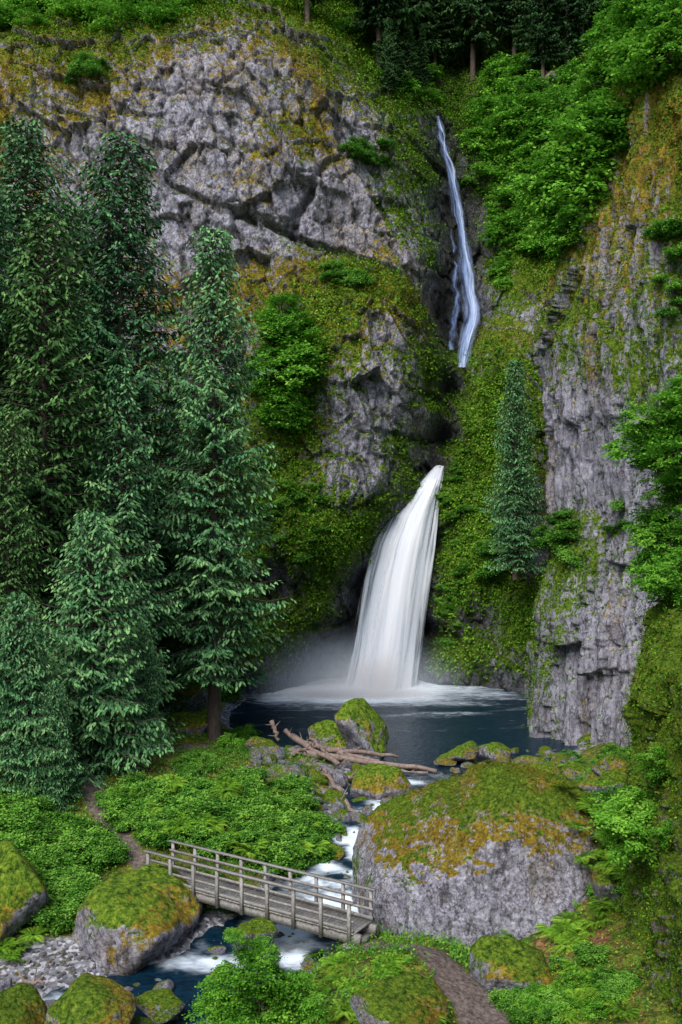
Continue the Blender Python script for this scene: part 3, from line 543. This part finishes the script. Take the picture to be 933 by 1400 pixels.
def leafball(name,seed,ncl,nl,ls,rad,mat,flat=.45,hemi=True,wood=True,cl=.33):
    r=np.random.default_rng(seed);rad=np.array(rad,float);C=[];A=[];B=[];T=[];wd=[]
    for i in range(ncl):
        d=unit(r.normal(size=3));
        if hemi: d[2]=abs(d[2])
        c=d*rad*r.uniform(.3,1.0)**.6;cr=cl*rad.mean()*r.uniform(.5,1.3)
        n=int(nl*r.uniform(.6,1.3));o=r.normal(0,.5,(n,3))*np.array([cr,cr,cr*flat]);
        p=c+o;p[:,2]-=.25*(o[:,0]**2+o[:,1]**2)/cr
        a=r.normal(0,1,(n,3));a[:,2]=a[:,2]*.35-.25;a+=unit(o)*.6;a=unit(a)*(ls*r.uniform(.7,1.3,n))[:,None]
        nrm=np.array([0,0,1.])+r.normal(0,.45,(n,3))+d*.4
        b=unit(np.cross(a,nrm))*(ls*r.uniform(.28,.42,n))[:,None]
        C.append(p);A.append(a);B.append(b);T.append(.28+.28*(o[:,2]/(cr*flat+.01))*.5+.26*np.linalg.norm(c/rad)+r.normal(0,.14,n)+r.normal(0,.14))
        if wood and i%2==0: wd.append(tube([(0,0,-.2*rad[2]),c*.5+np.array([0,0,-.05]),c],[.02*rad[2]+.008,.012*rad[2]+.005,.004],4))
    V,Fc=leaves(np.concatenate(C),np.concatenate(A),np.concatenate(B));tt=np.repeat(np.clip(np.concatenate(T),0,1),4)
    me=mesh_np(name,V,Fc,mat,{'tint':tt})
    w=mesh_np(name+'_twigs',*merge(wd),M_bark) if wd else None
    return me,w
def fern_mesh(name,seed,nf=13,mat=M_fern):
    r=np.random.default_rng(seed);C=[];A=[];B=[];T=[]
    for i in range(nf):
        az=i*2.4+r.normal(0,.2);L=r.uniform(.7,1.1);out=np.array([math.cos(az),math.sin(az),0]);sid=np.array([-out[1],out[0],0])
        s=np.repeat(np.linspace(.12,1,16),2);sg=np.tile([-1,1],16);el=r.uniform(.55,1.0)
        p=out*(L*s)[:,None]+np.array([0,0,1])*(L*(el*s-.95*el*s**2.2))[:,None]
        ln=.24*L*np.sin(np.pi*np.clip(s*.92+.08,0,1))**.7+.03
        a=(sid*sg[:,None]+out*.35+np.array([0,0,-.2]))*ln[:,None];b=np.cross(a,[0,0,1.]);b=unit(b)*.028
        C.append(p);A.append(a);B.append(b);T.append(.3+.4*s+r.normal(0,.08,32)+r.normal(0,.1))
    V,Fc=leaves(np.concatenate(C),np.concatenate(A),np.concatenate(B));return mesh_np(name,V,Fc,mat,{'tint':np.repeat(np.clip(np.concatenate(T),0,1),4)})
CO=[conifer('cedar',1,31,4.6,.13,480,M_con,.34,.46),conifer('cedar_b',2,34,5.3,.08,560,M_con,.38,.42),conifer('fir',3,24,4.2,.04,420,M_con,.30,.55),conifer('cedar_low',4,15,4.6,.02,360,M_con,.42,.55),conifer('hemlock',5,26,4.8,.05,440,M_con2,.28,.5)]
FC=[conifer('far_fir_%d'%i,10+i,30,5.0,.18,200,M_dark,.35,.8,2.1) for i in range(2)]
def tree(name,var,loc,s=1,sxy=1,rz=None):
    e=empty(name,loc);rz=random.random()*6.28 if rz is None else rz
    for nm,me in (('crown',var[0]),('trunk',var[1])): obj(nm,me,e,None,(0,0,rz),(s*sxy,s*sxy,s))
    return e
def ctree(var,H0,px_top,py_top,D,zb=None,sxy=1,name='conifer_tree'):
    x,y,z=W(px_top,py_top,D);b=float(gz(x,y)) if zb is None else zb
    s=(z-b)/H0;return tree(name,var,(x,y,b),s,sxy)
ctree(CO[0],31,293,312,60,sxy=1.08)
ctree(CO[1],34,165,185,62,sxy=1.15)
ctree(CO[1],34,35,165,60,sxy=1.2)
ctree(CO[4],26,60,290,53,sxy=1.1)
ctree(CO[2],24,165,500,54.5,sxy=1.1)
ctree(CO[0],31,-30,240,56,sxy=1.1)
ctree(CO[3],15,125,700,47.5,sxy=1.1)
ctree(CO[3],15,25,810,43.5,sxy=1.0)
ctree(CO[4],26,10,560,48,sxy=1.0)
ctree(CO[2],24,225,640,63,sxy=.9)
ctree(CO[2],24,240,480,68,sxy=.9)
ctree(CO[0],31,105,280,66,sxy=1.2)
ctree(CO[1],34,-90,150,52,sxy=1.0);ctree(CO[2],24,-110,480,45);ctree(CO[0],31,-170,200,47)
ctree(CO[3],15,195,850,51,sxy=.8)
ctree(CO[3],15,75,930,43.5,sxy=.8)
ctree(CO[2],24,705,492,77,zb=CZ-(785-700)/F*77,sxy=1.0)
SH=[leafball('shrub_%d'%i,60+i,34,95,.15,(1.25,1.25,.95),M_shr) for i in range(4)]
DE=[leafball('maple_%d'%i,70+i,46,80,.20,(1.9,1.9,1.5),M_dec,.28,False) for i in range(4)]
FE=[fern_mesh('fern_%d'%i,80+i) for i in range(3)]
def plant(parent,var,loc,s,tilt=.15,nm='bush'):
    r=(random.uniform(-tilt,tilt),random.uniform(-tilt,tilt),random.random()*6.28)
    obj(nm,var[0],parent,loc,r,s)
    if var[1] and s>.5: obj(nm+'_twigs',var[1],parent,loc,r,s)
def region(parent,var_list,pts,n,smin,smax,nm='bush',only=None,off=.25,jit=0):
    P=np.array(pts,float);x0,y0=P.min(0);x1,y1=P.max(0);c=0;t=0
    while c<n and t<n*12:
        t+=1;a=random.uniform(x0,x1);b=random.uniform(y0,y1);ins=False;j=len(P)-1
        for i in range(len(P)):
            if (P[i,1]>b)!=(P[j,1]>b) and a<(P[j,0]-P[i,0])*(b-P[i,1])/(P[j,1]-P[i,1])+P[i,0]: ins=not ins
            j=i
        if not ins: continue
        h=hit(a,b)
        if h is None or (only and h[2]!=only): continue
        l,nrm,_=h;s=random.uniform(smin,smax)
        if h[2]=='ground':
            dd=min(float(polydist(np.array([l.x]),np.array([l.y]),PATH)[0]),float(np.hypot((l.x+9.5)/1.5,l.y-33.9)))
            if dd<.55+.7*s: continue
        v=random.choice(var_list);lo=l+nrm*off*s
        if isinstance(v,tuple): plant(parent,v,lo,s,.25,nm)
        else: obj(nm,v,parent,lo,(random.uniform(-.3,.3),random.uniform(-.3,.3),random.random()*6.28),s)
        c+=1
th=empty('shrub_thicket')
region(th,SH,[(150,1090),(210,1072),(330,1070),(400,1078),(425,1110),(445,1140),(450,1175),(430,1200),(380,1200),(300,1165),(200,1150),(150,1120)],130,.45,.8,only='ground')
region(th,SH,[(0,1130),(60,1120),(120,1135),(160,1170),(120,1200),(110,1280),(60,1260),(0,1170)],80,.45,.75,only='ground')
region(th,SH,[(-100,1060),(60,1100),(60,1200),(-100,1200)],35,.6,.9,only='ground')
region(th,SH,[(240,1030),(300,1045),(340,1055),(330,1068),(230,1062)],14,.3,.5,only='ground')
region(th,SH,[(280,1200),(330,1235),(350,1245),(290,1255)],8,.3,.45,only='ground')
region(th,DE,[(315,990),(345,990),(345,1030),(312,1030)],5,.35,.5,only='ground')
region(th,FE,[(150,1090),(400,1078),(450,1175),(380,1200),(200,1150)],40,.5,.9,'fern',only='ground',off=.7)
mc=empty('cliff_maples')
region(mc,DE,[(655,170),(670,90),(740,90),(800,130),(830,180),(800,260),(780,330),(710,340),(690,320),(672,250)],80,.9,1.7,off=.5)
region(mc,DE,[(675,340),(700,340),(700,385),(682,395)],6,.5,.8,off=.5)
region(mc,DE,[(365,420),(415,430),(412,560),(375,570)],15,.9,1.4,off=1.2)
region(mc,DE,[(830,0),(933,0),(933,80),(850,110),(800,120)],24,.9,1.5,off=.5)
region(mc,DE,[(760,110),(830,110),(820,170),(770,180)],6,.7,1.2)
region(mc,DE,[(0,0),(260,0),(250,25),(100,35),(0,40)],28,.8,1.5)
region(mc,DE,[(440,10),(600,100),(590,140),(520,110)],9,.7,1.1)
region(mc,SH,[(475,195),(525,195),(525,235),(475,225)],8,.7,1.1)
region(mc,SH,[(450,365),(510,370),(500,395),(450,385)],8,.6,1.0)
region(mc,SH,[(750,695),(790,700),(785,780),(740,740)],10,.5,.9)
region(mc,SH,[(670,720),(715,730),(710,800),(660,780)],9,.8,1.2)
region(mc,SH,[(90,85),(150,80),(140,110),(95,115)],6,.7,1.1)
region(mc,SH,[(830,690),(870,690),(860,730),(835,730)],3,.4,.6)
region(mc,SH,[(900,320),(933,300),(933,460),(910,440)],9,.5,.9)
region(mc,SH,[(280,860),(330,880),(320,960),(230,950),(230,890)],10,.8,1.3)
region(mc,SH,[(600,680),(640,600),(650,700),(640,850),(605,900)],26,.35,.6,off=.1)
region(mc,SH,[(330,620),(470,680),(440,780),(340,760)],26,.35,.7,off=.1)
def cover(name,P,Nn,wgt,n,mat,l0,l1,seed,thick=.25,wid=.3,k=5):
    r=np.random.default_rng(seed);w=np.clip(wgt,0,None);idx=r.choice(len(P),n,p=w/w.sum())
    c=P[idx]+r.normal(0,.12,(n,3))
    c=np.repeat(c,k,0)+r.normal(0,.14*l1/.3,(n*k,3));nr=np.repeat(Nn[idx],k,0)
    c+=nr*(r.random(n*k)*thick)[:,None]-nr*.05
    a=unit(nr*.6+np.array([0,0,-.45])+r.normal(0,.6,(n*k,3)))*r.uniform(l0,l1,(n*k))[:,None]
    b=unit(np.cross(a,nr+np.array([0,0,.8])+r.normal(0,.35,(n*k,3))))*(r.uniform(l0,l1,n*k)*wid)[:,None]
    V,Fc=leaves(c,a,b);base=.42+.28*fbm(P[idx][:,0]*.5,P[idx][:,1]*.3,P[idx][:,2]*.5,3)
    t=np.repeat(base,k)+r.normal(0,.17,n*k)
    return obj(name,mesh_np(name,V,Fc,mat,{'tint':np.repeat(np.clip(t,0,1),4)}))
vis=(P_A[:,0]/P_A[:,1]>-.40)&(P_A[:,0]/P_A[:,1]<.37)&((P_A[:,2]-CZ)/P_A[:,1]<.54)
cover('cliff_fern_cover',P_A,N_A,vis*np.clip(PA[:,0]-.45,0,1)*(1-PA[:,2].clip(0,1)*.95)*np.clip(1.35-PA[:,1],.3,1),60000,M_fern,.14,.32,1)
cover('cliff_moss_cover',P_A,N_A,vis*np.clip(PA[:,1]-.40,0,1)*(1-PA[:,2].clip(0,1)),24000,M_mossl,.10,.22,2,.12)
visb=(B_P[:,0]/B_P[:,1]<.37)&(B_P[:,1]<80)
cover('columnar_cliff_ferns',B_P,B_N,visb*np.clip(B_v[:,0]-.35,0,1),9000,M_fern,.08,.22,8,.15)
cover('columnar_cliff_moss',B_P,B_N,visb*np.clip(B_v[:,1]-.35,0,1),7000,M_mossl,.08,.2,3,.12)
visc=(C_P[:,0]/C_P[:,1]<.40)&(C_P[:,1]>20)
cover('mossy_cliff_ferns',C_P,C_N,visc*1.0,11000,M_fern,.04,.12,4,.07)
cover('mossy_cliff_moss',C_P,C_N,visc*1.0,6000,M_mossl,.04,.10,9,.07)
gm=(GX>-18)&(GX<12)&(GY>24)&(GY<64)&(wetness<.25)&(pathm<.3)&(gravel<.2)
GPn=np.stack([GX,GY,GZ],2).reshape(-1,3);gn=np.tile([0,0,1.],(len(GPn),1))
patch=np.clip(.35+1.3*fbm(GX*.5,GY*.5,GX*0+33,3),0.02,1)
cover('ground_plants',GPn,gn,(gm*patch*(1-litter*.8)).ravel(),22000,M_shr,.06,.15,5,.16,.32)
cover('ground_moss_tufts',GPn,gn,(gm*np.clip(1.0-patch,0,1)).ravel(),14000,M_mossl,.04,.10,6,.05)
bP=bV@np.array(Matrix.Rotation(BIGR,3,'Z')).T+np.array(BIGL)
cover('boulder_moss_cover',bP,bN.astype(float),np.clip(bN[:,2]-.6,0,1),5000,M_mossl,.03,.06,7,.03)
fe=empty('ferns')
region(fe,FE,[(430,1290),(560,1285),(600,1330),(600,1400),(440,1400),(400,1330)],30,.3,.65,'fern',off=.05)
region(fe,FE,[(640,1300),(860,1230),(860,1400),(700,1400)],46,.35,.8,'fern',off=.05)
region(fe,FE,[(0,1280),(50,1285),(50,1320),(0,1330)],7,.4,.7,'fern',only='ground')
region(fe,FE,[(760,1050),(870,1030),(870,1240),(820,1260)],34,.4,.8,'fern')
ss=empty('slope_shrubs')
region(ss,SH,[(770,1040),(875,1020),(875,1070),(830,1080),(780,1060)],14,.3,.6,only='ground')
region(ss,DE,[(835,1060),(875,1050),(878,1150),(850,1150)],9,.3,.55,off=.5)
region(ss,SH,[(815,1170),(865,1160),(860,1230),(820,1220)],7,.4,.6)
region(ss,SH,[(690,1300),(770,1290),(860,1330),(860,1400),(640,1400)],14,.3,.45)
region(ss,DE,[(700,1350),(860,1350),(860,1400),(700,1400)],6,.2,.35)
region(ss,DE,[(900,1040),(933,1040),(933,1150),(890,1150)],3,.2,.35,off=.4)
def broadleaf(name,base,blobs,trunk):
    e=empty(name,base);parts=[tube([np.array(p)-np.array(base) for p in trunk],list(np.linspace(.10,.035,len(trunk))),7)]
    for (x,y,z,s) in blobs:
        l=Vector((x,y,z))-Vector(base);plant(e,random.choice(DE),l,s,.3,'foliage')
        tp=np.array(trunk[min(len(trunk)-1,1+random.randrange(len(trunk)-1))])-np.array(base);parts.append(tube([tp,(tp+np.array(l))/2+np.array([0,0,.1]),np.array(l)],[.04,.025,.01],5))
    v,f=merge(parts);obj('trunk',mesh_np(name+'_trunk',v,f,M_bark,None,True),e)
bb=[];
for px,py,s in ((355,1335,.42),(310,1350,.36),(400,1355,.34),(345,1300,.24),(330,1385,.42),(385,1392,.42),(290,1390,.3),(425,1390,.26),(365,1310,.2),(320,1280,.13)):
    x,y,z=W(px,py,25+random.uniform(-.6,.6));bb.append((x,y,z,s))
broadleaf('maple_sapling',(-2,25,.4),bb,[(-2,25,.2),(-2.05,25,1.8),(-1.95,25,3),(-2.1,25,4.3)])
bb=[]
for k in range(34):
    px=random.uniform(880,990);py=random.uniform(520,830)
    if px<900 and (py<570 or py>790): continue
    x,y,z=W(px,py,random.uniform(33,38));bb.append((x,y,z,random.uniform(.38,.7)))
broadleaf('leaning_maple_tree',(13,35,11),bb,[(13,35,10),(12.9,35,14),(12.7,35,17),(12.6,35,19)])
df=empty('distant_forest')
def fput(px,py,s):
    h=hit(px,py)
    if h is None or h[0].y<97: return
    v=random.choice(FC);rz=random.random()*6
    for nm,me in (('conifer',v[0]),('conifer_trunk',v[1])): obj(nm,me,df,h[0]-Vector((0,0,1)),(0,0,rz),s)
for k in range(60): fput(random.uniform(420,840),random.uniform(-60,115),random.uniform(.5,1.0))
for k in range(40): fput(random.uniform(-80,430),random.uniform(-90,5),random.uniform(.5,.9))
for k in range(8): fput(random.uniform(500,600),random.uniform(100,130),random.uniform(.25,.4))
# ------------------------------------------------------------ light, camera
w=bpy.data.worlds.new('World');scene.world=w;w.use_nodes=True;nt=w.node_tree
sky=nt.nodes.new('ShaderNodeTexSky');sky.sky_type='NISHITA';sky.sun_disc=False;EL,AZ=math.radians(48),math.radians(205)
sky.sun_elevation=EL;sky.sun_rotation=AZ
bg=nt.nodes['Background'];bg.inputs[1].default_value=.15;nt.links.new(sky.outputs[0],bg.inputs[0])
sl=bpy.data.lights.new('sun','SUN');sl.energy=4.5;sl.angle=math.radians(40);sl.color=(1,.985,.97)
so=obj('sun',sl);d=Vector((math.sin(AZ)*math.cos(EL),math.cos(AZ)*math.cos(EL),math.sin(EL)));so.rotation_euler=d.to_track_quat('Z','Y').to_euler();so.location=(0,0,100)
cam=bpy.data.cameras.new('camera');co=obj('camera',cam,None,(0,0,CZ),(math.pi/2,0,0));cam.sensor_fit='HORIZONTAL';cam.sensor_width=24;cam.lens=35;cam.clip_end=2000;scene.camera=co
scene.view_settings.view_transform='Standard';scene.view_settings.look='None';scene.view_settings.exposure=0
print('polys',sum(len(m.polygons) for m in bpy.data.meshes))
